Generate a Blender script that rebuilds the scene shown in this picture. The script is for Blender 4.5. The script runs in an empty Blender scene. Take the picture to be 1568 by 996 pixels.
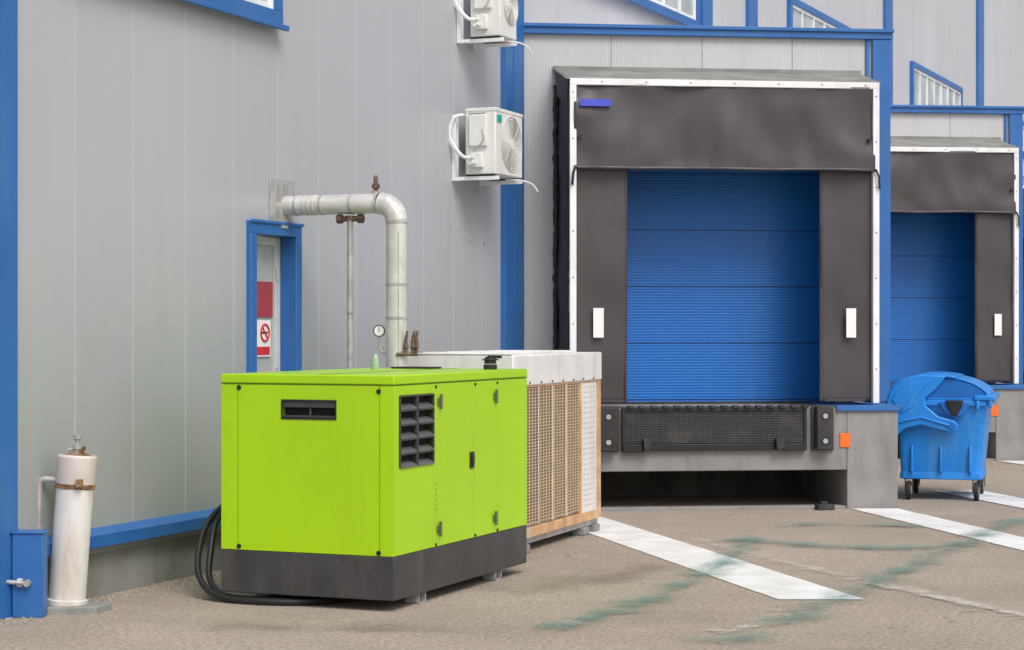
import bpy, math, random
from mathutils import Matrix, Vector, noise as mn
random.seed(7)
R=math.radians
sc=bpy.context.scene
# ------------------------------------------------------------ materials
def lk(nt,a,b): nt.links.new(a,b)
def ma(nt,op,a,b=None,c=None,clamp=False):
    n=nt.nodes.new('ShaderNodeMath'); n.operation=op; n.use_clamp=clamp
    for i,v in enumerate((a,b,c)):
        if v is None: continue
        if isinstance(v,(int,float)): n.inputs[i].default_value=v
        else: lk(nt,v,n.inputs[i])
    return n.outputs[0]
def mixc(nt,f,a,b,bt='MIX'):
    n=nt.nodes.new('ShaderNodeMix'); n.data_type='RGBA'; n.blend_type=bt
    for s,v in ((n.inputs[0],f),(n.inputs[6],a),(n.inputs[7],b)):
        if isinstance(v,(int,float)): s.default_value=v
        elif isinstance(v,tuple): s.default_value=(v[0],v[1],v[2],1)
        else: lk(nt,v,s)
    return n.outputs[2]
def nz(nt,vec,scale,detail=4,rough=.55,stretch=None):
    if stretch:
        m=nt.nodes.new('ShaderNodeMapping'); m.inputs['Scale'].default_value=stretch
        lk(nt,vec,m.inputs['Vector']); vec=m.outputs[0]
    n=nt.nodes.new('ShaderNodeTexNoise'); n.inputs['Scale'].default_value=scale
    n.inputs['Detail'].default_value=detail; n.inputs['Roughness'].default_value=rough
    lk(nt,vec,n.inputs['Vector']); return n.outputs['Fac']
def sm(nt,x,a,b):
    n=nt.nodes.new('ShaderNodeMapRange'); n.interpolation_type='SMOOTHSTEP'
    n.inputs['From Min'].default_value=a; n.inputs['From Max'].default_value=b
    lk(nt,x,n.inputs['Value']); return n.outputs[0]
def base(name):
    m=bpy.data.materials.new(name); m.use_nodes=True; nt=m.node_tree
    p=nt.nodes['Principled BSDF']; tc=nt.nodes.new('ShaderNodeTexCoord')
    return m,nt,p,tc.outputs['Object'],tc
def bumpn(nt,p,h,dist,strength=1):
    b=nt.nodes.new('ShaderNodeBump'); b.inputs['Distance'].default_value=dist; b.inputs['Strength'].default_value=strength
    lk(nt,h,b.inputs['Height']); lk(nt,b.outputs[0],p.inputs['Normal'])
def mat(name,col,rough=.5,metal=0,var=.12,scale=3,bump=0,bscale=60,dirt=None,dirt_amt=.3,dscale=4,spec=.5,streak=True):
    m,nt,p,oc,tc=base(name)
    n=nz(nt,oc,scale,5)
    lo=tuple(c*(1-var) for c in col); hi=tuple(min(1,c*(1+var)) for c in col)
    c=mixc(nt,sm(nt,n,.3,.7),lo,hi)
    if dirt:
        d=nz(nt,oc,dscale,7,.65,(1,1,.22) if streak else None)
        c=mixc(nt,ma(nt,'MULTIPLY',sm(nt,d,.47,.72),dirt_amt),c,dirt)
    lk(nt,c,p.inputs['Base Color'])
    r=ma(nt,'MULTIPLY_ADD',nz(nt,oc,scale*4,4),.25,rough-.12,clamp=True); lk(nt,r,p.inputs['Roughness'])
    p.inputs['Metallic'].default_value=metal; p.inputs['Specular IOR Level'].default_value=spec
    if bump: bumpn(nt,p,nz(nt,oc,bscale,4),bump)
    return m
def panel(name,col,pitch=.68,lw=.012,rib=.04,ribamt=.05,axis=0,line=.75,rough=.45,off=0,tint=.035,dirt=(.25,.25,.22),dirt_amt=.25,grad=0,ribbump=.002):
    m,nt,p,oc,tc=base(name)
    s=nt.nodes.new('ShaderNodeSeparateXYZ'); lk(nt,oc,s.inputs[0]); x=s.outputs[axis]
    q=ma(nt,'DIVIDE',ma(nt,'ADD',x,off),pitch); fr=ma(nt,'FRACT',q); fl=ma(nt,'FLOOR',q)
    wn=nt.nodes.new('ShaderNodeTexWhiteNoise'); wn.noise_dimensions='1D'; lk(nt,fl,wn.inputs['W'])
    lm=ma(nt,'LESS_THAN',fr,lw/pitch)
    c=mixc(nt,wn.outputs['Value'],tuple(k*(1-tint) for k in col),tuple(min(1,k*(1+tint)) for k in col))
    big=nz(nt,oc,.5,4,.5,(1,1,.4)); c=mixc(nt,sm(nt,big,.3,.7),c,tuple(k*.92 for k in col))
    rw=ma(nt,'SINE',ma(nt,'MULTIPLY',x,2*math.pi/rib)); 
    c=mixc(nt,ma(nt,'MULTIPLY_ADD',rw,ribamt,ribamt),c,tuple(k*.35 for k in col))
    st=nz(nt,oc,3.5,7,.65,(1,1,.1)); c=mixc(nt,ma(nt,'MULTIPLY',sm(nt,st,.5,.78),dirt_amt),c,dirt)
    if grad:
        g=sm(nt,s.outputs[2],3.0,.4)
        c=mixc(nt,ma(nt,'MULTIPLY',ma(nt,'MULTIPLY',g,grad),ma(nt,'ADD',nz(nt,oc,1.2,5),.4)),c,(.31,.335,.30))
    c=mixc(nt,ma(nt,'MULTIPLY',lm,.9),c,tuple(min(1,k*line) for k in col))
    lk(nt,c,p.inputs['Base Color']); p.inputs['Roughness'].default_value=rough
    h=ma(nt,'SUBTRACT',ma(nt,'MULTIPLY',rw,.5),ma(nt,'MULTIPLY',lm,1.0)); bumpn(nt,p,h,ribbump)
    return m
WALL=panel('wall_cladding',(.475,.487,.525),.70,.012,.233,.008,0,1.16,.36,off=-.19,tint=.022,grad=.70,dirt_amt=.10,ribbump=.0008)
UWALL=panel('upper_cladding',(.59,.60,.635),1.0,.014,.05,.015,0,.8,.45)
FAC=panel('dock_cladding',(.60,.605,.62),.965,.008,.0285,.10,0,.35,.5,off=.027,dirt_amt=.18)
DOORB=panel('sectional_door_paint',(.004,.155,.57),.593,.016,.0296,.06,2,.38,.40,off=.129,tint=.04,dirt=(.03,.2,.52),dirt_amt=.35,ribbump=.002)
BLUE=mat('blue_trim_paint',(.026,.140,.42),.38,var=.10,scale=1.2,dirt=(.09,.21,.40),dirt_amt=.3)
GREEN=mat('green_powder_coat',(.40,.68,.003),.33,var=.03,scale=1.5,dirt=(.34,.56,.02),dirt_amt=.3,dscale=2.5,bump=.0003,bscale=120)
GREEND=mat('green_panel_gap',(.10,.18,.002),.6)
BASEB=mat('generator_base_paint',(.050,.049,.051),.45,var=.15,scale=5,dirt=(.13,.12,.10),dirt_amt=.35,bump=.0006,bscale=200)
BLACK=mat('black_plastic',(.016,.016,.017),.42,var=.2)
BLACK2=mat('black_void',(.004,.004,.004),.8)
RUB=mat('rubber',(.028,.027,.028),.65,var=.3,scale=8,dirt=(.11,.10,.09),dirt_amt=.35,bump=.003,bscale=40)
CURT=mat('pvc_curtain',(.064,.055,.061),.40,var=.08,scale=1.3,dirt=(.095,.083,.088),dirt_amt=.3,dscale=3,bump=.0008,bscale=30)
WHITE=mat('white_aluminium',(.86,.87,.88),.4,var=.05,dirt=(.5,.48,.44),dirt_amt=.3)
WHITEP=mat('white_sticker',(.88,.88,.87),.5,var=.04)
ACW=mat('ac_casing',(.78,.785,.76),.42,var=.04,dirt=(.52,.50,.44),dirt_amt=.35)
HOSE=mat('hose_white',(.75,.75,.73),.5)
GALV=mat('galvanised_steel',(.46,.455,.45),.42,metal=.3,var=.2,scale=9,dirt=(.27,.25,.22),dirt_amt=.4)
ALU=mat('pipe_jacket_aluminium',(.70,.68,.665),.34,metal=.3,var=.10,scale=6,dirt=(.42,.385,.35),dirt_amt=.5,bump=.003,bscale=12)
BRASS=mat('rusty_brass',(.16,.10,.07),.5,metal=.4,var=.35,scale=30)
CONC=mat('concrete',(.275,.268,.268),.85,var=.12,scale=2,dirt=(.16,.15,.14),dirt_amt=.5,bump=.004,bscale=35)
CONCD=mat('plinth_concrete',(.27,.27,.26),.85,var=.15,scale=1.5,dirt=(.15,.15,.12),dirt_amt=.7,bump=.004,bscale=35)
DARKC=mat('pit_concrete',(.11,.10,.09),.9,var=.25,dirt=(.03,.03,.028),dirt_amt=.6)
MEMB=mat('shelter_top_membrane',(.24,.24,.225),.7,var=.2,dirt=(.38,.38,.34),dirt_amt=.4)
ORANGE=mat('orange_paint',(.95,.16,.01),.5,var=.05)
BSTICK=mat('blue_label',(.07,.09,.6),.5)
RED=mat('red_sign',(.40,.05,.065),.45,var=.1)
RED2=mat('red_print',(.7,.03,.03),.45)
TEAL=mat('teal_label',(.0,.40,.32),.5)
DOORG=mat('grey_door_paint',(.44,.45,.45),.45,var=.06)
GLASS=mat('window_glass',(.42,.46,.49),.12,var=.25,scale=1.5)
BLIND=mat('window_bar_white',(.85,.86,.85),.5)
FIN=mat('copper_fin_coil',(.27,.19,.12),.6,metal=.1,var=.15,scale=5,dirt=(.12,.09,.06),dirt_amt=.5,dscale=3)
WIRE=mat('grille_wire',(.66,.52,.35),.5,var=.12,scale=10)
WIREV=mat('grille_wire_pale',(.72,.67,.58),.5,var=.1,scale=10)
COPFR=mat('coil_frame_orange',(.62,.37,.19),.5,var=.2,scale=6,dirt=(.66,.56,.46),dirt_amt=.7)
LOUV=mat('chiller_white_panel',(.78,.77,.755),.5,var=.05,dirt=(.52,.48,.42),dirt_amt=.45)
OLDW=mat('old_white_paint',(.74,.72,.70),.5,var=.07,scale=4,dirt=(.42,.29,.17),dirt_amt=.55,dscale=5,bump=.001,bscale=30)
RUST=mat('rust',(.26,.13,.06),.8,var=.5,scale=20,bump=.002,dirt=(.55,.5,.45),dirt_amt=.5,dscale=14)
BINB=mat('bin_plastic_blue',(.012,.235,.72),.38,var=.10,scale=2,dirt=(.08,.33,.70),dirt_amt=.5,bump=.0008,bscale=60)
BIND=mat('bin_lid_blue',(.006,.14,.52),.4)
TYRE=mat('tyre_rubber',(.02,.02,.022),.7)
BEAC=mat('beacon_plastic',(.38,.50,.34),.25)
def flapmat():
    m,nt,p,oc,tc=base('diamond_rubber')
    s=nt.nodes.new('ShaderNodeSeparateXYZ'); lk(nt,oc,s.inputs[0])
    a=ma(nt,'SINE',ma(nt,'MULTIPLY',ma(nt,'ADD',s.outputs[0],s.outputs[2]),130))
    b=ma(nt,'SINE',ma(nt,'MULTIPLY',ma(nt,'SUBTRACT',s.outputs[0],s.outputs[2]),130))
    k=ma(nt,'MULTIPLY',a,b); k2=sm(nt,k,-.3,.5)
    c=mixc(nt,k2,(.012,.012,.013),(.055,.054,.056)); c=mixc(nt,ma(nt,'MULTIPLY',sm(nt,nz(nt,oc,5,6),.5,.75),.4),c,(.12,.11,.10))
    lk(nt,c,p.inputs['Base Color']); p.inputs['Roughness'].default_value=.6; bumpn(nt,p,k2,.004); return m
FLAP=flapmat()
# ------------------------------------------------------------ geometry helpers
def bx(x0,x1,y0,y1,z0,z1):
    v=[(x,y,z) for x in (x0,x1) for y in (y0,y1) for z in (z0,z1)]
    f=[(0,1,3,2),(4,6,7,5),(0,4,5,1),(2,3,7,6),(0,2,6,4),(1,5,7,3)]
    return v,f
def frame_of(d):
    d=Vector(d).normalized(); up=Vector((0,0,1)) if abs(d.z)<.95 else Vector((1,0,0))
    a=d.cross(up).normalized(); return a,d.cross(a).normalized()
def tb(pts,r,seg=14,closed=False,cap=True):
    pts=[Vector(p) for p in pts]; n=len(pts); v=[];f=[]
    rs=r if isinstance(r,(list,tuple)) else [r]*n
    pa=None
    for i,p in enumerate(pts):
        if closed: d=pts[(i+1)%n]-pts[i-1]
        else: d=pts[min(i+1,n-1)]-pts[max(i-1,0)]
        d.normalize()
        if pa is None: a,b=frame_of(d)
        else:
            a=(pa-d*pa.dot(d)).normalized(); b=d.cross(a).normalized()
        pa=a
        for k in range(seg):
            t=2*math.pi*k/seg; v.append(tuple(p+(a*math.cos(t)+b*math.sin(t))*rs[i]))
    m=n if closed else n-1
    for i in range(m):
        for k in range(seg):
            j=(i+1)%n; f.append((i*seg+k,i*seg+(k+1)%seg,j*seg+(k+1)%seg,j*seg+k))
    if cap and not closed:
        f.append(tuple(reversed(range(seg)))); f.append(tuple((n-1)*seg+k for k in range(seg)))
    return v,f
def cy(p0,p1,r0,r1=None,seg=24): return tb([p0,p1],[r0,r0 if r1 is None else r1],seg)
def ringp(c,rad,axis='y',n=28):
    o=[]
    for i in range(n):
        t=2*math.pi*i/n; a,b=rad*math.cos(t),rad*math.sin(t)
        o.append((c[0]+a,c[1],c[2]+b) if axis=='y' else ((c[0]+a,c[1]+b,c[2]) if axis=='z' else (c[0],c[1]+a,c[2]+b)))
    return o
def pr(poly,a0,a1,axis='y'):
    n=len(poly); v=[]
    for a in (a0,a1):
        for p in poly:
            v.append((p[0],a,p[1]) if axis=='y' else ((p[0],p[1],a) if axis=='z' else (a,p[0],p[1])))
    f=[tuple(range(n)),tuple(reversed(range(n,2*n)))]+[(i,i+n,(i+1)%n+n,(i+1)%n) for i in range(n)]
    return v,f
def grid(x0,x1,z0,z1,nx,nz_,fn):
    v=[];f=[]
    for j in range(nz_+1):
        for i in range(nx+1):
            x=x0+(x1-x0)*i/nx; z=z0+(z1-z0)*j/nz_; v.append(fn(x,z))
    for j in range(nz_):
        for i in range(nx):
            a=j*(nx+1)+i; f.append((a,a+1,a+nx+2,a+nx+1))
    return v,f
def smooth(pts,n=8):
    P=[Vector(p) for p in pts]; P=[P[0]]+P+[P[-1]]; o=[]
    for i in range(1,len(P)-2):
        for k in range(n):
            t=k/n; a,b,c,d=P[i-1:i+3]
            o.append(.5*((2*b)+(c-a)*t+(2*a-5*b+4*c-d)*t*t+(3*b-a-3*c+d)*t**3))
    o.append(P[-2]); return o
def FR(x,y,ang,z=0): return Matrix.Translation((x,y,z))@Matrix.Rotation(ang,4,'Z')
class G:
    def __init__(s,name,frame,rootframe=None):
        s.e=bpy.data.objects.new(name,None); sc.collection.objects.link(s.e); s.e.empty_display_size=.3
        s.rf=rootframe or frame; s.e.matrix_basis=s.rf; s.f=frame
    def part(s,name,shapes,m,bevel=0,frame=None,solid=0,sharp=35,seg=2):
        if isinstance(shapes,tuple): shapes=[shapes]
        V=[];F=[]
        for v,f in shapes:
            o=len(V); V+=[tuple(p) for p in v]; F+=[tuple(i+o for i in q) for q in f]
        me=bpy.data.meshes.new(name); me.from_pydata(V,[],F); me.validate()
        import bmesh
        b=bmesh.new(); b.from_mesh(me)
        if not solid: bmesh.ops.recalc_face_normals(b,faces=b.faces)
        b.to_mesh(me); b.free()
        for p in me.polygons: p.use_smooth=True
        try: me.set_sharp_from_angle(angle=R(sharp))
        except Exception: pass
        me.materials.append(m)
        o=bpy.data.objects.new(name,me); sc.collection.objects.link(o)
        o.parent=s.e; o.matrix_parent_inverse=s.rf.inverted(); o.matrix_basis=frame or s.f
        if solid:
            q=o.modifiers.new('s','SOLIDIFY'); q.thickness=solid; q.offset=0
        if bevel:
            q=o.modifiers.new('b','BEVEL'); q.width=bevel; q.segments=seg; q.limit_method='ANGLE'; q.angle_limit=R(40)
        return o
# ------------------------------------------------------------ frames (metres; x right, y away, z up)
WF=FR(-8.127,0,math.atan2(1,.3974))       # main wall: x along wall, -y outward
A=(.095,20.69)
UF=FR(A[0],A[1],math.atan2(1,.447))
SH=(3.26,7.29)
# ------------------------------------------------------------ building
B=G('warehouse_building',WF)
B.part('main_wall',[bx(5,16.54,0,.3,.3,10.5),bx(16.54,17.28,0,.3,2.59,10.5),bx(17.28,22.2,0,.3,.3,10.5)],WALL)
B.part('plinth',[bx(5,22.2,.012,.32,-.1,.3)],CONCD)
def flashing(x0,x1): return pr([(0,.47),(-.075,.435),(-.085,.43),(-.085,.35),(-.075,.35),(0,.36)],x0,x1,'x')
B.part('base_flashing',[flashing(13.5,16.48),flashing(17.34,21.68)],BLUE)
B.part('edge_post',[bx(12.98,13.52,-.035,.0,.0,10.5)],BLUE,.006)
B.part('corner_post',[bx(21.69,22.2,-.06,-.001,0,10.5),bx(21.9,21.92,-.066,-.06,0,10.5)],BLUE,.008)
B.part('wall_screws',[cy((x,-.006,z),(x,0,z),.008,seg=8) for x in (20.9,21.25) for z in (2.65,1.2)],BASEB)
B.part('upper_wall',[bx(0,48,0,.3,0,10.5)],UWALL,frame=UF)
B.part('upper_posts',[bx(a,b,-.06,-.001,4.9,10.5) for a,b in ((5.7,6.1),(7.7,8.1),(15.7,16.2),(24.0,24.6),(32,32.5))],BLUE,.008,frame=UF)
B.part('end_returns',[bx(48,48.3,-.2,12,0,10.5)],UWALL,frame=UF)
def window(fr,x0,x1,z0,z1,w=.11,nb=5,dep=.07):
    B.part('window_frame',[bx(x0,x1,-dep,-.001,z0,z0+w),bx(x0,x1,-dep,-.001,z1-w,z1),bx(x0,x0+w,-dep+.002,-.001,z0+w,z1-w),bx(x1-w,x1,-dep+.002,-.001,z0+w,z1-w),
        bx(x0-.03,x1+.03,-dep-.04,-dep,z0-.03,z0+.012)],BLUE,.006,frame=fr)
    B.part('window_glass',[bx(x0+w,x1-w,-.018,-.002,z0+w,z1-w)],GLASS,frame=fr)
    bars=[]
    for i in range(nb+1):
        x=x0+w+(x1-x0-2*w)*i/nb; x=min(max(x,x0+w+.02),x1-w-.02)
        bars.append(bx(x-.02,x+.02,-.045,-.019,z0+w,z1-w))
    bars+=[bx(x0+w,x1-w,-.043,-.019,z0+w,z0+w+.045),bx(x0+w,x1-w,-.043,-.019,z1-w-.045,z1-w)]
    B.part('window_bars',bars,BLIND,frame=fr)
window(WF,13.9,16.96,4.18,5.6,.12,3)
window(UF,1.2,5.55,5.66,6.74,.10,7)
window(UF,9.73,14.3,5.66,6.74,.10,7)
window(UF,17.75,22.3,5.66,6.76,.10,7)
window(UF,26,30.5,5.66,6.76,.10,7)
B.part('door_frame',[bx(16.49,16.59,-.04,.125,.3,2.54),bx(17.23,17.33,-.04,.125,.3,2.54),bx(16.49,17.33,-.04,.125,2.54,2.64),bx(16.475,17.345,-.055,-.04,2.625,2.65)],BLUE,.005)
B.part('door_leaf',[bx(16.595,17.14,.125,.17,.3,2.47)],DOORG,.004)
B.part('door_inner_frame',[bx(17.14,17.225,.10,.17,.3,2.535),bx(16.595,17.14,.10,.17,2.47,2.535)],mat('door_frame_light',(.60,.61,.60),.45),.004)
B.part('door_hinges',[cy((17.15,.09,z),(17.15,.09,z+.1),.012) for z in (.7,1.4,2.2)],GALV)
B.part('door_handle',[bx(16.63,16.67,.10,.125,1.2,1.42),cy((16.65,.06,1.35),(16.65,.11,1.35),.012),bx(16.64,16.78,.055,.072,1.34,1.36)],BLACK,.002)
S1=G('warning_sign',WF); S1.part('red_plate',[bx(16.70,17.12,.112,.118,1.90,2.18)],RED,.001)
S2=G('no_smoking_sign',WF)
S2.part('plate',[bx(16.84,17.08,.112,.118,1.585,1.875)],WHITEP,.001)
S2.part('ring',[tb(ringp((16.985,.110,1.775),.066),.009,8,True),cy((16.94,.109,1.825),(17.03,.109,1.725),.007,seg=8)],RED2)
S2.part('cigarette',[bx(16.94,17.03,.1085,.111,1.768,1.784)],BLACK)
S2.part('caption',[bx(16.86,17.065,.1095,.1115,1.60,1.665)],RED2)

# ------------------------------------------------------------ docks
def dock(i):
    ox,oy=A[0]+SH[0]*i,A[1]+SH[1]*i
    DF=FR(ox,oy,math.atan2(.1172,.9931))
    p=lambda n,s,m,b=0,**k: B.part(n,s,m,b,frame=DF,**k)
    p('dock_facade',[bx(0,.6,0,.2,1.02,4.87),bx(3.35,3.92,0,.2,1.02,4.87),bx(.6,3.35,0,.2,3.9,4.87)],FAC)
    p('dock_top_band',[bx(-.02,3.94,-.06,-.001,4.862,4.962),bx(-.02,3.955,-.085,-.06,4.93,4.968)],BLUE,.006)
    p('dock_corner_post',[bx(3.73,3.925,-.05,-.001,1.04,4.86),bx(3.665,3.70,-.03,-.001,1.04,4.86),bx(3.922,3.94,0,.25,1.04,4.86)],BLUE,.006)
    Bx,By=ox+3.87,oy+.46; tx,ty=ox+SH[0],oy+SH[1]
    L=math.hypot(tx-Bx,ty-By)
    B.part('dock_return_wall',[bx(.02,L,.0,.2,0,4.87)],FAC,frame=FR(Bx-.02,By,math.atan2(ty-By,tx-Bx)))
    B.part('dock_roof',pr([(ox+.02,oy+.05),(Bx,By+.05),(tx,ty-.03)],4.80,4.865,'z'),UWALL,frame=Matrix.Identity(4))
    p('dock_platform',[bx(.52,3.172,-1.0,.74,.392,1.02),bx(3.174,3.70,-1.001,.74,-.1,1.019),bx(0.03,.52,-1.001,.74,-.1,1.019)],CONC,.008)
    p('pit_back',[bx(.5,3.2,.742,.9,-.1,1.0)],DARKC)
    p('pit_lip',[bx(.5,3.2,-.98,-.80,-.05,.03)],CONC,.01)
    p('platform_edge_flashing',[bx(3.06,3.74,-1.03,-.01,1.022,1.038),bx(3.06,3.74,-1.03,-1.012,.985,1.022),bx(3.71,3.74,-1.03,0,.985,1.022)],BLUE,.003)
    D=G('sectional_dock_door',DF)
    D.part('panels',[bx(.62,3.33,.06,.10,1.04,3.89)],DOORB)
    D.part('bottom_seal',[bx(.62,3.33,.05,.095,1.02,1.045)],RUB)
    D.part('side_tracks',[bx(.56,.62,.03,.12,1.02,3.9),bx(3.33,3.39,.03,.12,1.02,3.9)],BLUE)
    S=G('dock_shelter',DF); F=-.85
    def wav(x,z,a=.012,s=1.6,sd=0): return mn.noise(Vector((x*s,sd+i*7,z*s)))*a*2+mn.noise(Vector((x*5,sd+3,z*2)))*a*.5
    def crease(x,z):
        d=min(math.hypot(x-.45,z-4.22),math.hypot(x-3.48,z-4.22)); return math.sin(d*16+2*mn.noise(Vector((x*2,z*2,i))))*.008*math.exp(-d*1.4)
    S.part('top_curtain',grid(.42,3.5,3.40,4.25,90,34,lambda x,z:(x,F-.012+wav(x,z,.034,1.7)+crease(x,z)-.02*max(0,(4.25-z)/.85),z+.004*math.sin(x*5)*max(0,(4.25-z)/.85))),CURT,solid=.005)
    S.part('top_curtain_hem',grid(.42,3.5,3.40,3.43,90,1,lambda x,z:(x,F-.020+wav(x,z,.034,1.7)-.02,z+.004*math.sin(x*5))),CURT,solid=.012)
    for nm,a,b in (('left',.42,.96),('right',2.95,3.5)):
        S.part(nm+'_curtain',grid(a,b,1.07,3.5,14,50,lambda x,z:(x,F+.03+wav(x,z,.016,1.4,5),z)),CURT,solid=.005)
        S.part(nm+'_curtain_fold',bx(a,b,F+.035,F+.05,1.075,1.10),CURT)
    S.part('curtain_edge_rods',[cy((.955,F+.04,1.08),(.955,F+.04,3.5),.014),cy((2.955,F+.04,1.08),(2.955,F+.04,3.5),.014)],CURT)
    S.part('front_frame',[bx(.38,.445,F-.035,F+.03,1.055,4.30),bx(3.48,3.545,F-.035,F+.03,1.055,4.30),bx(.38,3.545,F-.037,F+.03,4.235,4.30)],WHITE,.004)
    sc_=[]
    for k in range(7):
        z=1.4+k*.46
        for x in (.412,3.512): sc_.append(cy((x,F-.039,z),(x,F-.034,z),.007,seg=8))
    for k in range(7): sc_.append(cy((.7+k*.45,F-.041,4.268),(.7+k*.45,F-.036,4.268),.007,seg=8))
    S.part('fasteners',sc_,BASEB)
    S.part('curtain_buttons',[cy((x,F-.06,z),(x,F-.02,z),.02,seg=10) for x in (.48,3.44) for z in (3.72,)],BLACK)
    def zig(side):
        def f(y,z):
            t=math.sin(z*38)*.002+mn.noise(Vector((y*3,side,z*2)))*.02
            return ((.37 if side<0 else 3.545)+t+(.01 if side<0 else -.01),y,z)
        return f
    S.part('side_membrane',[grid(F,-.002,1.05,4.27,6,90,zig(-1)),grid(F,-.002,1.05,4.27,6,90,zig(1))],RUB,solid=.01)
    S.part('side_seal_bulges',[tb([(.352+mn.noise(Vector((k*.5,i,0)))*.016,-.05,1.05+k*.0415) for k in range(80)],[.024+.006*mn.noise(Vector((k*.6,5,i)))+.002*math.sin(k*1.7) for k in range(80)],8)],RUB)
    S.part('top_membrane',grid(.34,3.58,0,1,50,6,lambda x,t:(x,-.002+t*(F+.002),4.50-.20*t+wav(x,t,.006,2,2))),MEMB,solid=.008)
    S.part('top_back_strip',[bx(.33,3.6,-.05,-.003,4.485,4.53)],MEMB,.004)
    S.part('corner_gusset',pr([(-.02,4.49),(F,4.30),(F+.03,4.05),(-.15,4.2)],.352,.362,'x'),RUB)
    S.part('marker_plates',[bx(.617,.722,F-.022,F-.012,1.72,2.015),bx(3.205,3.306,F-.022,F-.012,1.72,2.015)],WHITEP,.001)
    S.part('brand_label',[bx(.475,.79,F-.076,F-.066,4.02,4.09)],BSTICK)
    S.part('straps',[tb([(.43,F-.06,3.42),(.41,F-.07,3.36),(.40,F-.06,3.24)],.012,6),tb([(3.50,F-.06,3.42),(3.53,F-.07,3.34),(3.54,F-.06,3.22)],.012,6)],BLACK)
    Lv=G('dock_leveller',DF)
    Lv.part('rubber_flap',bx(.90,2.72,-1.045,-1.012,.67,1.0),FLAP,.004)
    Lv.part('frame',[bx(.875,.905,-1.06,-1.003,.60,1.03),bx(2.715,2.745,-1.06,-1.003,.60,1.03),bx(.875,2.745,-1.055,-1.003,.985,1.02)],BLACK,.003)
    Lv.part('lip_lugs',[bx(.93+k*.118,.99+k*.118,-1.085,-.99,1.018,1.045) for k in range(16)]+[bx(.88,2.74,-1.05,-.9,1.02,1.032)],RUB,.004)
    Lv.part('lower_rail',[bx(.88,1.08,-1.075,-1.003,.585,.665),bx(1.16,2.42,-1.055,-1.003,.60,.665),bx(2.50,2.74,-1.075,-1.003,.595,.665)],BLACK,.006)
    Lv.part('lip_supports',[pr([(1.08,.72),(1.16,.72),(1.17,.64),(1.13,.585),(1.09,.60)],-1.11,-1.003),pr([(2.42,.72),(2.50,.72),(2.51,.64),(2.47,.59),(2.43,.60)],-1.11,-1.003)],RUB,.004)
    for a,b in ((.60,.855),(2.80,3.03)):
        Bm=G('dock_bumper',DF)
        Bm.part('rubber_block',bx(a+.03,b-.03,-1.13,-1.012,.60,1.035),RUB,.012)
        Bm.part('mounting_plate',bx(a,b,-1.03,-1.003,.59,1.045),BASEB,.004)
        Bm.part('bolts',[cy((( a+b)/2,-1.136,z),((a+b)/2,-1.12,z),.026,seg=12) for z in (.69,.94)],GALV)
        Bm.part('bolt_recess',[cy((( a+b)/2,-1.133,z),((a+b)/2,-1.12,z),.04,seg=16) for z in (.69,.94)],BLACK)
    M=G('reflector_plate',DF); M.part('orange_square',bx(3.10,3.205,-1.012,-1.004,.62,.76),ORANGE,.001)
for i in range(4): dock(i)
wb=G('wooden_chock',FR(3.12,19.95,.2)); wb.part('block',[bx(-.09,.09,-.05,.05,0,.06),bx(-.05,.02,-.04,.04,.06,.085)],RUB,.006)

# ------------------------------------------------------------ generator
GF=FR(-.751,12.7,math.atan2(.925,.379))
g=G('diesel_generator',GF); L,Wd=2.27,1.26
g.part('base_skid',[bx(.0,L,.0,Wd,.073,.352)],BASEB,.006)
g.part('canopy_core',[bx(.04,L-.012,.04,Wd-.012,.352,1.445)],GREEND)
g.part('seam_backing',[bx(.012,.039,.012,.42,.352,1.445),bx(.012,.039,.80,Wd-.012,.352,1.445),bx(.012,.039,.42,.80,.352,1.22),bx(.012,.039,.42,.80,1.345,1.445),bx(.62,L-.02,.012,.039,.352,1.445)],GREEND)
gap=.005
def sheetx(y0,y1,z0,z1): return bx(.0,.011,y0,y1,z0,z1)
g.part('front_panels',[sheetx(0,.10-gap/2,.356,1.44),sheetx(1.135+gap/2,Wd,.356,1.44),
   sheetx(.10+gap/2,.4144,.356,1.44),sheetx(.805,1.135-gap/2,.356,1.44),sheetx(.4144,.805,.356,1.225),sheetx(.4144,.805,1.34,1.44)],GREEN)
def sheety(x0,x1,z0,z1): return bx(x0,x1,.0,.011,z0,z1)
g.part('side_panels',[sheety(.0115,.076,.356,1.44),sheety(.076,.609,.356,.912),sheety(.076,.609,1.378,1.44),sheety(.609,.66,.356,1.44),
   sheety(.665,1.275,.356,1.44),sheety(1.28,1.72,.356,1.44),sheety(1.725,L,.356,1.44)],GREEN,.0015)
g.part('rear_panels',[bx(L-.011,L,.0115,Wd,.356,1.44),bx(.0115,L-.0115,Wd-.011,Wd,.356,1.44)],GREEN)
g.part('roof_lid',[bx(-.004,L+.004,-.004,Wd+.004,1.448,1.509)],GREEN,.008,seg=3)
g.part('roof_seam',[bx(.012,L-.012,.54,.552,1.509,1.5115)],GREEND)
g.part('handle_recess',[bx(-.006,.0,.408,.811,1.333,1.347),bx(-.006,.0,.408,.811,1.218,1.231),bx(-.006,.0,.408,.420,1.231,1.333),bx(-.006,.0,.799,.811,1.231,1.333)],BLACK,.002)
g.part('handle_interior',[bx(.0385,.0392,.42,.80,1.225,1.34)],BLACK2)
g.part('handle_lip',[bx(.002,.010,.42,.80,1.295,1.335),bx(.010,.036,.60,.612,1.231,1.30),bx(.001,.036,.42,.80,1.231,1.243)],BASEB,.002)
g.part('louvre_void',[bx(.076,.609,.038,.0392,.912,1.378)],BLACK2)
lv=[];sp=[]
rows=5; rh=(1.378-.912)/rows
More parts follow.
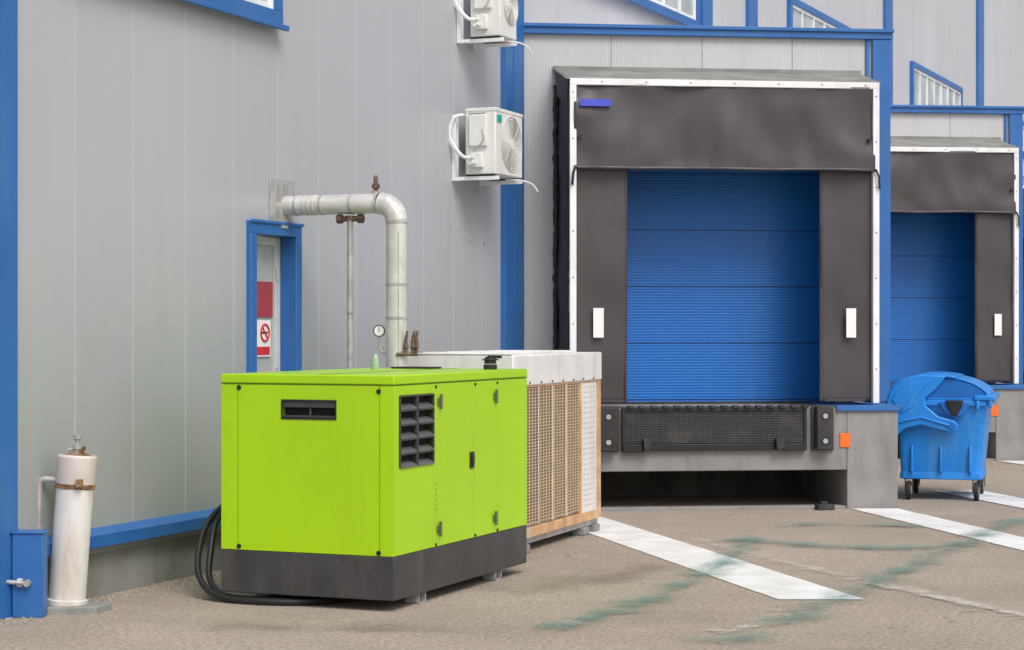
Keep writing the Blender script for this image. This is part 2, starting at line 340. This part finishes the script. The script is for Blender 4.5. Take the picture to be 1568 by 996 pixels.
for c in range(2):
    x0=.080+c*.266; x1=x0+.260
    for r_ in range(rows):
        z0=.912+r_*rh; z1=z0+rh
        lv.append(bx(x0,x1,-.012,.011,z1-.012,z1-.002))
        lv.append(bx(x0,x0+.010,-.010,.011,z0+.002,z1-.012)); lv.append(bx(x1-.010,x1,-.010,.011,z0+.002,z1-.012))
        sp.append(pr([(-.011,z0),(.036,z0),(.036,z0+.036),(-.011,z0+.008)],x0+.011,x1-.011,'x'))
g.part('louvre_frames',lv,BASEB,.003)
g.part('louvre_blades',sp,mat('louvre_blade',(.13,.13,.135),.4))
g.part('corner_caps',[cy((-.006,y,z),(0,y,z),.016,seg=14) for y,z in ((.106,1.405),(1.125,1.42),(.106,.375),(1.125,.378))],BLACK)
hs=[]
for x,z in ((.70,1.32),(.69,.47),(1.66,1.325),(1.65,.46)):
    hs+= [bx(x-.035,x-.006,-.012,.0,z-.025,z+.025),bx(x+.006,x+.03,-.012,0,z-.018,z+.018),cy((x,-.016,z-.05),(x,-.016,z+.05),.010,seg=10)]
g.part('hinges',hs,mat('hinge_metal',(.14,.16,.09),.4,metal=.3),.002)
g.part('lock',[bx(1.205,1.275,-.010,.0,.84,.955),bx(1.222,1.258,-.02,-.01,.865,.93)],BLACK,.004)
g.part('side_bolts',[cy((x,-.008,z),(x,0,z),.010,seg=8) for x in (.64,1.30,1.70) for z in (.37,1.42)]+[cy((.64,-.004,.60+.035*k),(.64,0,.60+.035*k),.003,seg=6) for k in range(6)],BLACK)
g.part('beacon',[cy((1.664,.948,1.51),(1.664,.948,1.535),.03),tb([(1.664,.948,1.535),(1.664,.948,1.58),(1.664,.948,1.61),(1.664,.948,1.625)],[.027,.025,.016,.004],16)],BEAC)
g.part('filler_cap',[cy((2.0,.18,1.51),(2.0,.18,1.545),.05),cy((2.0,.18,1.55),(2.0,.18,1.60),.045,.04),cy((2.0,.18,1.575),(2.0,.18,1.585),.062),bx(1.99,2.01,.09,.20,1.59,1.61)],BLACK,.003)
g.part('roof_hatch',[bx(1.98,2.18,.65,.98,1.510,1.523)],BLACK,.004)
g.part('rain_gasket',[bx(-.001,L+.001,-.001,Wd+.001,1.441,1.447)],GREEND)
g.part('feet',[s for x in (.42,1.72) for s in (bx(x,x+.012,.02,.12,0,.073),bx(x+.10,x+.112,.02,.12,0,.073),bx(x,x+.112,.02,.12,.0,.01),bx(x,x+.112,Wd-.12,Wd-.02,0,.073))],GALV)

c=G('power_cable',FR(-2.1,13.5,0))
def loc(p): return (p[0]+2.1,p[1]-13.5,p[2])
for k,dx in enumerate((0,.05)):
    pts=[(-1.60,13.95,.56),(-1.90,13.80,.62-.02*k),(-2.06+dx,13.62,.50),(-2.115+dx*1.6,13.5,.30),(-2.09+dx*1.3,13.38,.14),(-1.98+dx,13.24,.05),(-1.80,13.12+.05*k,.028),(-1.52,13.02+.06*k,.028),(-1.2,13.08+.05*k,.028),(-.9,13.4,.028)]
    c.part('cable_%d'%(k+1),tb(smooth([loc(p) for p in pts],8),.022,10),BLACK)

# ------------------------------------------------------------ chiller / condenser
CF=FR(0,15.7,math.atan2(.94,.342))
h=G('air_cooled_condenser',CF); CL,CW=2.32,.9
h.part('cabinet',[bx(.02,CL-.02,.06,CW,.13,1.36)],LOUV)
h.part('top_cover',[bx(0,CL,-.012,CW+.01,1.35,1.60)],LOUV,.012)
h.part('top_bolts',[cy((x,-.02,1.372),(x,-.012,1.372),.009,seg=8) for x in [.1+.28*k for k in range(8)]],BASEB)
h.part('top_rim',[bx(-.004,.02,0,CW,1.60,1.612)]+[bx(.1+.5*k,.35+.5*k,.1,.8,1.60,1.62) for k in range(4)],LOUV,.004)
h.part('fin_coil',[bx(.06,1.74,.02,.058,.24,1.33)],FIN)
h.part('horizontal_wires',[bx(.05,1.75,.006,.011,.235+k*.0258,.242+k*.0258) for k in range(43)],WIRE)
h.part('vertical_wires',[bx(.06+k*.070,.066+k*.070,-.001,.003,.22,1.34) for k in range(24)],WIRE)
h.part('clip_columns',[bx(x,x+.014,-.006,.002,.22,1.335) for x in (.62,.98,1.34)],WIREV)
h.part('end_panel',[bx(1.76,2.20,.0,.05,.20,1.345)],LOUV,.004)
h.part('end_panel_slots',[bx(1.82+.09*j,1.87+.09*j,-.003,.0,.26+k*.045,.27+k*.045) for k in range(24) for j in range(4)],mat('slot_shadow',(.55,.51,.46),.6))
h.part('frame',[bx(2.225,2.31,-.006,.05,.13,1.348),bx(.0,2.31,-.008,.05,.125,.205),bx(.0,2.31,-.004,.05,1.335,1.349),bx(1.738,1.762,-.006,.03,.205,1.335),bx(0,.05,-.006,.05,.2,1.34)],COPFR,.004)
h.part('rear_coil_side',[bx(2.301,2.312,.05,CW,.13,1.35)],LOUV)
h.part('base_rails',[bx(.05,CL,.03,.09,.07,.125),bx(.05,CL,CW-.1,CW-.03,.07,.125)],GALV,.004)
h.part('feet',[s for x in (.3,1.85,2.16) for s in (bx(x,x+.14,.0,.12,0,.07),bx(x,x+.14,CW-.12,CW,0,.07))],CONC,.01)

# ------------------------------------------------------------ insulated pipe from the wall
n=Vector((.929,-.3693,0))
w0=Vector((-1.83,15.84,2.78))
PF=Matrix.Translation((w0.x,w0.y,0)); P=G('insulated_exhaust_pipe',PF)
def wl(w,z=2.78,dx=0): v=n*w; return (v.x+dx,v.y,z)
r=.083
P.part('horizontal_run',tb([wl(.0),wl(.86)],[.078,.078],32),ALU)
arc=[]
for k in range(5):
    t=math.pi/2*k/4; arc.append(wl(.87+.14*math.sin(t),2.78-.14*(1-math.cos(t))))
P.part('elbow',tb(arc,.088,32),ALU,sharp=12)
P.part('vertical_run',tb([wl(1.01,2.66),wl(1.01,0)],[r,r],32),ALU)
bands=[tb([wl(w),wl(w+.02)],.0815,32) for w in (.14,.36,.62,.84)]+[tb([wl(1.01,z),wl(1.01,z-.02)],.0865,32) for z in (2.64,2.16,1.9,1.3)]
P.part('jacket_bands',bands,GALV)
P.part('ribbed_sleeve',[tb([wl(w),wl(w+.02)],.0825,32) for w in (.22,.26,.30)],ALU)
P.part('jacket_seam',[bx(wl(1.01)[0]+.015,wl(1.01)[0]+.021,wl(1.01)[1]-.0865,wl(1.01)[1]-.08,.1,2.55)],GALV)
P.part('wall_plate',[bx(16.85,17.25,-.012,-.001,2.58,2.99),bx(16.97,17.08,-.05,-.012,2.60,2.96)],GALV,.004,frame=WF)
P.part('thin_riser',[tb([wl(.608,2.68),wl(.608,0)],.024,14),tb([wl(.608,1.95),wl(.608,1.93)],.03,14)],GALV)
P.part('support_clamp',[tb([wl(.608,2.66),wl(.608,2.69)],.04,14),tb([wl(.52,2.665),wl(.70,2.665)],.022,10),tb([wl(.50,2.665),wl(.54,2.665)],.036,12),tb([wl(.68,2.665),wl(.72,2.665)],.036,12)],BRASS)
P.part('vent_valve',[tb([wl(.83,z) for z in (2.85,2.89,2.90,2.93,2.94,2.98,3.0)],[.018,.018,.03,.03,.018,.018,.008],12),tb([wl(.80,2.915),wl(.86,2.915)],.013,8)],BRASS)
P.part('valve_flange',[tb([wl(.83,2.85),wl(.83,2.875)],.03,12)],GALV)
gp=Vector(wl(.86,1.79)); 
P.part('gauge_pipe',tb(smooth([wl(.96,1.62),wl(.90,1.62),wl(.87,1.65),wl(.86,1.74)],6),.012,8),GALV)
P.part('gauge_siphon',tb([ (gp.x,gp.y,gp.z-.10+.0), (gp.x+.03,gp.y,gp.z-.13),(gp.x,gp.y,gp.z-.16),(gp.x-.02,gp.y,gp.z-.13)],.009,8,True),GALV)
P.part('gauge_body',cy((gp.x,gp.y-.02,gp.z),(gp.x,gp.y+.02,gp.z),.047),BASEB)
P.part('gauge_face',cy((gp.x,gp.y-.023,gp.z),(gp.x,gp.y-.02,gp.z),.038),WHITEP)
P.part('gauge_needle',bx(gp.x-.003,gp.x+.003,gp.y-.027,gp.y-.024,gp.z-.008,gp.z+.03),BLACK)
q=Vector(wl(1.01,1.68))
vs=[]
for dx in (.075,.13,.155):
    vs+=[tb([(q.x+dx,q.y-.09,1.60),(q.x+dx,q.y-.09,1.65),(q.x+dx,q.y-.09,1.66),(q.x+dx,q.y-.09,1.70+dx*.3),(q.x+dx+.012,q.y-.09,1.79)],[.014,.014,.022,.012,.009],10)]
vs.append(tb([(q.x+.0,q.y-.09,1.61),(q.x+.17,q.y-.09,1.61)],.014,10))
P.part('drain_valves',vs,BRASS)

# ------------------------------------------------------------ AC outdoor units
FAND=mat('fan_dark',(.38,.36,.33),.6)
def ac(s0,s1,z0,z1,dz=0):
    a=G('air_conditioner_outdoor_unit',FR(-8.127+.3693*s0,.9293*s0,math.atan2(1,.3974)))
    f=WF; y0,y1=-.43,-.12
    q=lambda nm,sh,m,b=0:a.part(nm,sh,m,b,frame=f)
    q('casing',bx(s0,s1,y0,y1,z0,z1),ACW,.012)
    q('top_cap',bx(s0-.006,s1+.006,y0-.006,y1,z1-.03,z1+.004),ACW,.006)
    cx,cz=(s0+s1)/2+.05,(z0+z1)/2; rad=min((s1-s0)*.40,(z1-z0)*.42)
    q('fan_opening',cy((cx,y0-.004,cz),(cx,y0+.01,cz),rad,seg=40),FAND)
    q('fan_grille',[tb(ringp((cx,y0-.008,cz),rad*k/11,n=36),.004,6,True) for k in range(1,12)]+[cy((cx,y0-.009,cz),(cx+rad*math.cos(t),y0-.009,cz+rad*math.sin(t)),.003,seg=6) for t in [k*math.pi/4 for k in range(8)]],ACW)
    q('fan_hub',cy((cx,y0-.014,cz),(cx,y0-.004,cz),rad*.2),ACW)
    q('service_cover',[bx(s0-.035,s0,y0+.08,y1-.05,z0+.42*(z1-z0),z1-.06),bx(s0-.06,s0,y0+.12,y1-.08,z0+.06,z0+.2)],ACW,.008)
    q('side_vents',[bx(s0-.003,s0,y0+.10,y1-.04,z1-.05-.012*k,z1-.045-.012*k) for k in range(3)],BLACK)
    q('valves',[cy((s0-.08,y,z0+.10),(s0-.0,y,z0+.10),.016,seg=10) for y in (-.25,-.20)]+[cy((s0-.06,-.22,z0+.1+.05*k),(s0-.06,-.22,z0+.12+.05*k),.02,seg=10) for k in range(2)],HOSE)
    q('brackets',[b for x in (s0+.02,s1-.08) for b in (bx(x,x+.035,-.03,-.001,z0-.06,z1-.08),bx(x,x+.035,-.45,-.03,z0-.055,z0-.018))]+[bx(s0-.05,s0-.015,-.035,-.001,z0-.06,z1-.06),bx(s0-.05,s0-.015,-.12,-.035,z0-.06,z0-.03)],WHITE,.003)
    q('feet',[bx(x,x+.06,y0+.02,y1,z0-.018,z0) for x in (s0+.02,s1-.09)],BLACK)
    q('label',bx(s0+.04,s0+.14,y0-.009,y0-.004,z1-.13,z1-.06),TEAL)
    hz=z0+.16
    for k in range(2):
        q('refrigerant_hose_%d'%(k+1),tb(smooth([(s0-.05,-.20-.02*k,hz),(s0-.09,-.14,hz+.0),(s0-.10,-.05+.015*k,hz+.10),(s0-.10,-.0+.01*k,z1-.25),(s0-.08,-.03,z1-.10),(s0-.02,-.09,z1-.06),(s0+.05,-.10,z1-.08)],6),.017,8),HOSE)
    q('wire',tb(smooth([(s0-.03,-.30,z1-.2),(s0-.05,-.33,z1-.30),(s0-.05,-.24,z0+.22),(s0-.05,-.2,z0+.15)],6),.006,6),GALV)
    q('drain_hose',tb(smooth([(s1-.2,y0+.1,z0-.02),(s1-.15,y0-.04,z0-.03),(s1-.05,y0-.12,z0-.06),(s1-.0,y0-.16,z0-.13)],6),.009,8),HOSE)
ac(20.5,21.2,3.275,3.90)
ac(20.62,21.05,4.60,5.22)

# ------------------------------------------------------------ standpipe on the left
hp=G('water_standpipe',FR(-2.853,12.8,0))
b0=Vector((0,0,.05)); t0=Vector((.07,0,1.0))
def at(t): return b0.lerp(t0,t)
hp.part('column',tb([at(0),at(.8),at(.985),at(1)],[.118,.118,.118,.110],36),OLDW)
hp.part('upper_cap',tb([at(.80),at(.81),at(.985),at(1)],[.123,.126,.126,.115],36),mat('cap_paint',(.64,.58,.54),.5,var=.1,dirt=(.38,.27,.18),dirt_amt=.5))
hp.part('rust_band',tb([at(.775),at(.78),at(.805),at(.81)],[.122,.127,.127,.122],36),RUST)
hp.part('base_flange',tb([at(-.01),at(.0),at(.025),at(.03)],[.13,.132,.132,.122],36),OLDW)
hp.part('band_clamp',bx(.09,.13,-.155,-.10,.80,.85),RUST,.004)
hp.part('top_fitting',[tb([at(1)+Vector((0,0,z)) for z in (-.01,.03,.035,.06,.06,.09,.10,.125,.13)],[.022,.022,.032,.032,.016,.016,.026,.026,.012],12),tb([at(1)+Vector((-.06,0,.03)),at(1)+Vector((.03,0,.045))],.012,8)],GALV)
hp.part('top_rust',[tb([at(1)+Vector((0,0,-.002)),at(1)+Vector((0,0,.012))],[.08,.05],20),tb([at(1)+Vector((.02,-.03,.01)),at(1)+Vector((.06,-.05,.05))],.012,8)],RUST)
hp.part('side_pipe',tb(smooth([(-.02,.02,.83),(-.11,.02,.84),(-.155,.02,.84),(-.175,.02,.82),(-.18,.02,.78),(-.185,.02,.4),(-.185,.02,.0)],5),.020,10),GALV)
hp.part('concrete_pad',pr([(-.45,-.22),(.22,-.14),(.28,.06),(-.02,.20),(-.40,-.02)],-.02,.045,'z'),CONCD,.01)
gd=G('wall_guard_rail',FR(-3.02,12.5,0))
gd.part('post',[bx(-.10,.093,-.03,.10,0,.535),bx(-.11,.103,-.04,.105,.525,.540)],BLUE,.006)
gd.part('rails',[bx(-1.6,-.10,-.01,.05,.30,.385),bx(-1.6,-.10,.02,.12,.39,.54)],BLUE,.006)
gd.part('bolt',[cy((-.20,-.05,.235),(-.02,-.05,.22),.014,seg=10),cy((-.06,-.05,.225),(-.03,-.05,.223),.03,seg=6),cy((-.0,-.07,.22),(-.0,-.03,.22),.022,seg=8)],GALV)
gd.part('kerb_block',[bx(-1.8,-.12,.06,.3,0,.30)],CONCD,.01)

# ------------------------------------------------------------ wheeled bin
BF=FR(4.02,21.12,math.atan2(-.28,.96))
b=G('wheeled_waste_container',BF)
BL=1.2
def tap(poly_b,poly_t,z0,z1):
    v=[(x,y,z0) for x,y in poly_b]+[(x,y,z1) for x,y in poly_t]; n_=len(poly_b)
    return v,[tuple(range(n_)),tuple(range(n_,2*n_))]+[(i,(i+1)%n_,(i+1)%n_+n_,i+n_) for i in range(n_)]
def rc(x0,x1,y0,y1,r_=.06):
    o=[]
    for cx,cy_,a in ((x1-r_,y1-r_,0),(x0+r_,y1-r_,90),(x0+r_,y0+r_,180),(x1-r_,y0+r_,270)):
        for k in range(4):
            t=R(a+30*k); o.append((cx+r_*math.cos(t),cy_+r_*math.sin(t)))
    return o
b.part('body',tap(rc(.08,.90,.10,BL-.10),rc(.03,.97,.02,BL-.02),.24,1.02),BINB,.01)
b.part('bottom_rim',tap(rc(.06,.92,.08,BL-.08),rc(.07,.91,.09,BL-.09),.22,.30),BINB,.01)
b.part('rim',[tap(rc(-.0,1.0,-.01,BL+.01),rc(-.0,1.0,-.01,BL+.01),1.00,1.06),tap(rc(.01,.99,-.0,BL),rc(.01,.99,0,BL),1.06,1.09)],BINB,.008)
b.part('right_handle',[bx(1.0,1.05,.1,BL-.1,1.05,1.12),bx(.84,1.05,-.03,.1,1.06,1.115),bx(.86,.90,-.035,.0,.96,1.06),bx(.99,1.03,-.035,.0,.98,1.06)],BINB,.012)
b.part('end_ribs',[pr([(x-.014,.30),(x+.014,.30),(x+.012,.58),(x-.012,.58)],.035,.09) for x in (.2,.50,.80)],BINB,.008)
zs=lambda k:math.sin(math.pi*k/18)
def zt(k,a): return a*zs(k)**.75*(1-.22*max(0,(k-7))/11)
dome=[(.48-.49*math.cos(math.pi*k/18),1.07+zt(k,.245)) for k in range(19)]
b.part('dome_lid',pr(dome,.0,BL-.0),BIND,.015)
b.part('lid_shell',[pr([(.48-.53*math.cos(math.pi*k/18),1.05+zt(k,.295)) for k in range(0,12)]+[(.48-.50*math.cos(math.pi*k/18),1.05+zt(k,.268)) for k in range(11,-1,-1)],-.03,BL+.03)],BINB,.006)
b.part('lid_back_shell',[pr([(.48-.52*math.cos(math.pi*k/18),1.05+zt(k,.282)) for k in range(11,19)]+[(.48-.50*math.cos(math.pi*k/18),1.05+zt(k,.262)) for k in range(18,10,-1)],-.01,BL+.01)],BINB,.006)
arm=[(-.05,.76),(-.055,1.05),(.0,1.18),(.12,1.28),(.30,1.325),(.56,1.315),(.46,1.18),(.34,1.08),(.35,1.00),(.48,.89),(.64,.85),(.69,.80),(.68,.74),(.60,.72),(.30,.80),(.14,.76),(.05,.68),(-.01,.66)]
b.part('lid_arm',[pr(arm,-.055,-.02)],BINB,.012)
b.part('lid_arm_rib',[pr([(.0,1.06),(.06,1.16),(.18,1.235),(.40,1.265),(.32,1.17),(.24,1.08),(.23,1.0),(.1,.92)],-.068,-.054),tb([(.62,-.06,.79),(.30,-.06,.88),(.05,-.06,.82)],.014,8)],BINB,.006)
b.part('arm_pivot',[cy((.62,-.075,.79),(.62,-.05,.79),.032,seg=16)],BIND)
b.part('side_latch',[pr([(.48,1.04),(.80,1.04),(.78,.97),(.73,.90),(.62,.88),(.54,.93)],-.045,.0)],BIND,.01)
b.part('latch_hook',[pr([(.55,1.06),(.74,1.06),(.71,.97),(.67,.90),(.62,.90),(.59,.97)],-.075,-.04)],BLACK,.008)
wh=[]; hub=[]; br=[]
for x,y in ((.16,.16),(.86,.16),(.16,BL-.16),(.86,BL-.16)):
    wh.append(cy((x-.025,y-.03,.1),(x+.025,y-.03,.1),.10)); hub.append(cy((x-.03,y-.03,.1),(x+.03,y-.03,.1),.05,seg=16))
    br+=[pr([(y-.05,.09),(y-.01,.09),(y+.05,.225),(y-.05,.225)],x-.042,x-.034,'x'),pr([(y-.05,.09),(y-.01,.09),(y+.05,.225),(y-.05,.225)],x+.034,x+.042,'x'),bx(x-.05,x+.05,y-.06,y+.06,.215,.235)]
b.part('wheels',wh,TYRE,.012); b.part('wheel_hubs',hub,GALV,.004); b.part('caster_forks',br,BASEB)
b.part('corner_brackets',[bx(x-.06,x+.06,y-.06,y+.06,.235,.30) for x,y in ((.16,.14),(.84,.14),(.16,BL-.14),(.84,BL-.14))],BINB,.01)

# ------------------------------------------------------------ ground
def groundmat():
    m,nt,p,oc,tc=base('worn_asphalt')
    big=nz(nt,oc,.35,5,.6); mid=nz(nt,oc,1.6,6,.65); fine=nz(nt,oc,30,4,.75); fine2=nz(nt,oc,75,2,.7)
    c=mixc(nt,sm(nt,big,.35,.65),(.40,.335,.275),(.48,.405,.335))
    c=mixc(nt,ma(nt,'MULTIPLY',sm(nt,mid,.45,.72),.5),c,(.54,.455,.37))
    dk=nz(nt,oc,.9,7,.7,(1,.5,1)); c=mixc(nt,ma(nt,'MULTIPLY',sm(nt,dk,.5,.74),.45),c,(.27,.225,.185))
    c=mixc(nt,sm(nt,fine,.38,.62),mixc(nt,.5,c,(.12,.10,.085)),c)
    c=mixc(nt,ma(nt,'MULTIPLY',sm(nt,fine2,.52,.68),.5),c,(.66,.58,.50))
    v=nt.nodes.new('ShaderNodeTexVoronoi'); v.feature='DISTANCE_TO_EDGE'; v.inputs['Scale'].default_value=.33
    wv=nt.nodes.new('ShaderNodeVectorMath'); wv.operation='ADD'
    nn=nt.nodes.new('ShaderNodeTexNoise'); nn.inputs['Scale'].default_value=1.1; nn.inputs['Detail'].default_value=7; lk(nt,oc,nn.inputs['Vector'])
    lk(nt,oc,wv.inputs[0]); lk(nt,nn.outputs['Color'],wv.inputs[1]); lk(nt,wv.outputs[0],v.inputs['Vector'])
    ck=ma(nt,'MULTIPLY',ma(nt,'LESS_THAN',v.outputs['Distance'],.003),sm(nt,mid,.47,.6))
    c=mixc(nt,ma(nt,'MULTIPLY',ck,.4),c,(.12,.10,.085))
    st=nz(nt,oc,2.2,6,.6,(.25,1.6,1)); c=mixc(nt,ma(nt,'MULTIPLY',sm(nt,st,.55,.75),.3),c,(.29,.245,.205))
    lk(nt,c,p.inputs['Base Color']); p.inputs['Roughness'].default_value=.92; p.inputs['Specular IOR Level'].default_value=.25
    bumpn(nt,p,ma(nt,'ADD',fine,ma(nt,'MULTIPLY',mid,.6)),.009); return m
Gd=G('ground',Matrix.Identity(4))
gv,gf=grid(-250,250,-150,400,10,10,lambda x,y:(x,y,0)); Gd.part('asphalt',(gv,gf),groundmat())
def paint(name,col,gain,thr,sharp,amax,scale,col2=None,con=1):
    m,nt,p,oc,tc=base(name)
    s=nt.nodes.new('ShaderNodeSeparateXYZ'); lk(nt,tc.outputs['UV'],s.inputs[0])
    e=ma(nt,'SUBTRACT',1,ma(nt,'ABSOLUTE',ma(nt,'MULTIPLY_ADD',s.outputs[1],2,-1)))
    a=ma(nt,'MINIMUM',e,s.outputs[0])
    k=ma(nt,'MULTIPLY_ADD',ma(nt,'SUBTRACT',nz(nt,oc,scale,8,.7),.5),con,.5)
    f=nz(nt,oc,38,4,.7)
    x=ma(nt,'ADD',ma(nt,'MULTIPLY_ADD',a,gain,k),ma(nt,'MULTIPLY',ma(nt,'SUBTRACT',f,.5),.9))
    x=ma(nt,'MULTIPLY',ma(nt,'SUBTRACT',x,thr),sharp,clamp=True); x=ma(nt,'MULTIPLY',x,amax)
    c=mixc(nt,sm(nt,nz(nt,oc,2.5,6,.65),.35,.7),col,col2 or tuple(q*.8 for q in col))
    lk(nt,c,p.inputs['Base Color']); p.inputs['Roughness'].default_value=.8
    bumpn(nt,p,f,.006)
    t=nt.nodes.new('ShaderNodeBsdfTransparent'); mx=nt.nodes.new('ShaderNodeMixShader')
    lk(nt,x,mx.inputs[0]); lk(nt,t.outputs[0],mx.inputs[1]); lk(nt,p.outputs[0],mx.inputs[2])
    lk(nt,mx.outputs[0],nt.nodes['Material Output'].inputs['Surface']); return m
PW=paint('road_paint_white',(.88,.88,.88),5,.42,5,.97,2.2,(.72,.70,.67),1.3)
PB=paint('faded_line_paint',(.72,.65,.56),.7,.85,2,.65,3.5,None,2)
PG=paint('faded_grey_paint',(.78,.76,.72),.7,.9,2.5,.65,5,None,2.5)
PT=paint('teal_paint_smear',(.10,.28,.24),.8,.88,1.3,.72,1.8,(.20,.32,.27),2.4)
PD=paint('oil_stain',(.20,.155,.12),.9,1.0,1.2,.55,1.5,(.26,.20,.15),2)
layer=[0]
def strip(name,pts,w,m,flat=False):
    layer[0]+=1; z=.004+.0012*layer[0]
    P_=[Vector((p[0],p[1],0)) for p in pts]
    if len(P_)>2: P_=smooth(P_,6)
    n_=len(P_); V=[];F=[];uv=[]; tot=sum((P_[i+1]-P_[i]).length for i in range(n_-1)); d=0
    for i,p in enumerate(P_):
        t=(P_[min(i+1,n_-1)]-P_[max(i-1,0)]).normalized(); s=Vector((t.y,-t.x,0))
        if flat: s=Vector((1,0,0))
        if i: d+=(P_[i]-P_[i-1]).length
        ww=w[0]+(w[1]-w[0])*d/tot if isinstance(w,tuple) else w
        V+=[tuple(p+s*ww/2+Vector((0,0,z))),tuple(p-s*ww/2+Vector((0,0,z)))]; u=min(d,tot-d)*1.5 if not flat else 1
        uv+=[(u,0),(u,1)]
    F=[(2*i,2*i+1,2*i+3,2*i+2) for i in range(n_-1)]
    g_=G(name,Matrix.Identity(4)); o=g_.part('paint',(V,F),m)
    L_=o.data.uv_layers.new()
    for lp in o.data.loops: L_.data[lp.index].uv=uv[lp.vertex_index]
def line(x0,y0,x1,y1,w): strip('road_marking_line',[(x0,y0),(x1,y1)],w,PW,True)
line(2.06,13.3,.48,19.55,.58)
line(5.05,12.9,3.63,20.05,.48)
line(6.2,16.0,4.95,22.3,.55)
line(8.6,19.0,6.85,27.3,.45)
line(9.9,23,8.2,29.6,.5)
strip('faded_floor_line',[(1.45,17.5),(2.1,15.4),(2.7,13.9),(3.4,12.0),(4.0,10.2)],.46,PB)
strip('faded_floor_line',[(2.35,14.6),(2.9,13.2),(3.7,11.5)],.28,PG)
strip('faded_floor_line',[(.15,12.0),(.45,12.35),(.72,12.9)],.34,PG)
strip('faded_floor_line',[(.9,11.7),(1.3,11.9),(1.7,12.4)],.30,PG)
strip('faded_floor_line',[(3.2,13.62),(4.2,13.5),(6,13.5)],.20,PG)
strip('tyre_paint_smear',[(-.1,11.9),(.3,12.1),(.8,13.0),(1.30,14.3),(1.75,15.8),(2.1,17.5)],.62,PT)
strip('tyre_paint_smear',[(.9,11.2),(1.35,11.65),(1.85,12.6),(2.5,14.0),(3.2,15.5),(4.0,17.2),(5.0,19.4)],(.7,.55),PT)
strip('tyre_paint_smear',[(1.6,17.3),(2.5,16.6),(3.2,16.4),(4.2,16.9)],.8,PT)
strip('tyre_paint_smear',[(2.2,18.2),(3.0,18.4),(4.2,18.0)],.8,PT)
strip('tyre_paint_smear',[(4.6,22.5),(5.4,21.0),(6.2,20.2)],.4,PT)
strip('oil_stain',[(-.3,13.4),(.5,14.2),(1.0,14.9),(1.5,15.4)],1.3,PD)
strip('oil_stain',[(-2.2,12.2),(-1.0,12.0),(.4,11.8)],.9,PD)
V=[];F=[]
for k in range(900):
    s=random.uniform(12.9,17.5); o_=abs(random.gauss(0,.12))+.005; x=-8.127+.3693*s+.9293*o_; y=.9293*s-.3693*o_; q=random.uniform(.004,.014)
    i0=len(V); V+=[(x+q,y,0),(x-q*.6,y+q,0),(x-q*.5,y-q,0),(x,y,q*1.1)]; F+=[(i0,i0+1,i0+3),(i0+1,i0+2,i0+3),(i0+2,i0,i0+3)]
gr=G('gravel_grit',Matrix.Identity(4)); gr.part('grit',(V,F),mat('grit_stone',(.28,.24,.2),.9,var=.4,scale=20))

# ------------------------------------------------------------ light, world, camera
sun=bpy.data.lights.new('sun','SUN'); sun.energy=1.4; sun.angle=R(26); sun.color=(1,.97,.93)
so=bpy.data.objects.new('sun',sun); sc.collection.objects.link(so)
az,el=R(152),R(50)
D=Vector((math.sin(az)*math.cos(el),math.cos(az)*math.cos(el),math.sin(el)))
so.rotation_euler=D.to_track_quat('Z','Y').to_euler(); so.location=(8,-10,20)
w=bpy.data.worlds.new('World'); sc.world=w; w.use_nodes=True; nt=w.node_tree
bg=nt.nodes['Background']; sky=nt.nodes.new('ShaderNodeTexSky'); sky.sky_type='NISHITA'; sky.sun_disc=False
sky.sun_elevation=el; sky.sun_rotation=az; sky.air_density=1; sky.dust_density=4; sky.ozone_density=1
hs_=nt.nodes.new('ShaderNodeHueSaturation'); hs_.inputs['Saturation'].default_value=.4
lk(nt,sky.outputs[0],hs_.inputs['Color']); lk(nt,hs_.outputs[0],bg.inputs[0]); bg.inputs[1].default_value=.15
cam=bpy.data.cameras.new('camera'); co=bpy.data.objects.new('camera',cam); sc.collection.objects.link(co)
co.location=(0,0,1.8); co.rotation_euler=(R(90),0,0); cam.lens=70.26; cam.sensor_width=36; cam.shift_y=.0045; cam.clip_end=1500; cam.clip_start=.1
sc.camera=co
sc.view_settings.view_transform='Standard'; sc.view_settings.look='None'; sc.view_settings.exposure=0
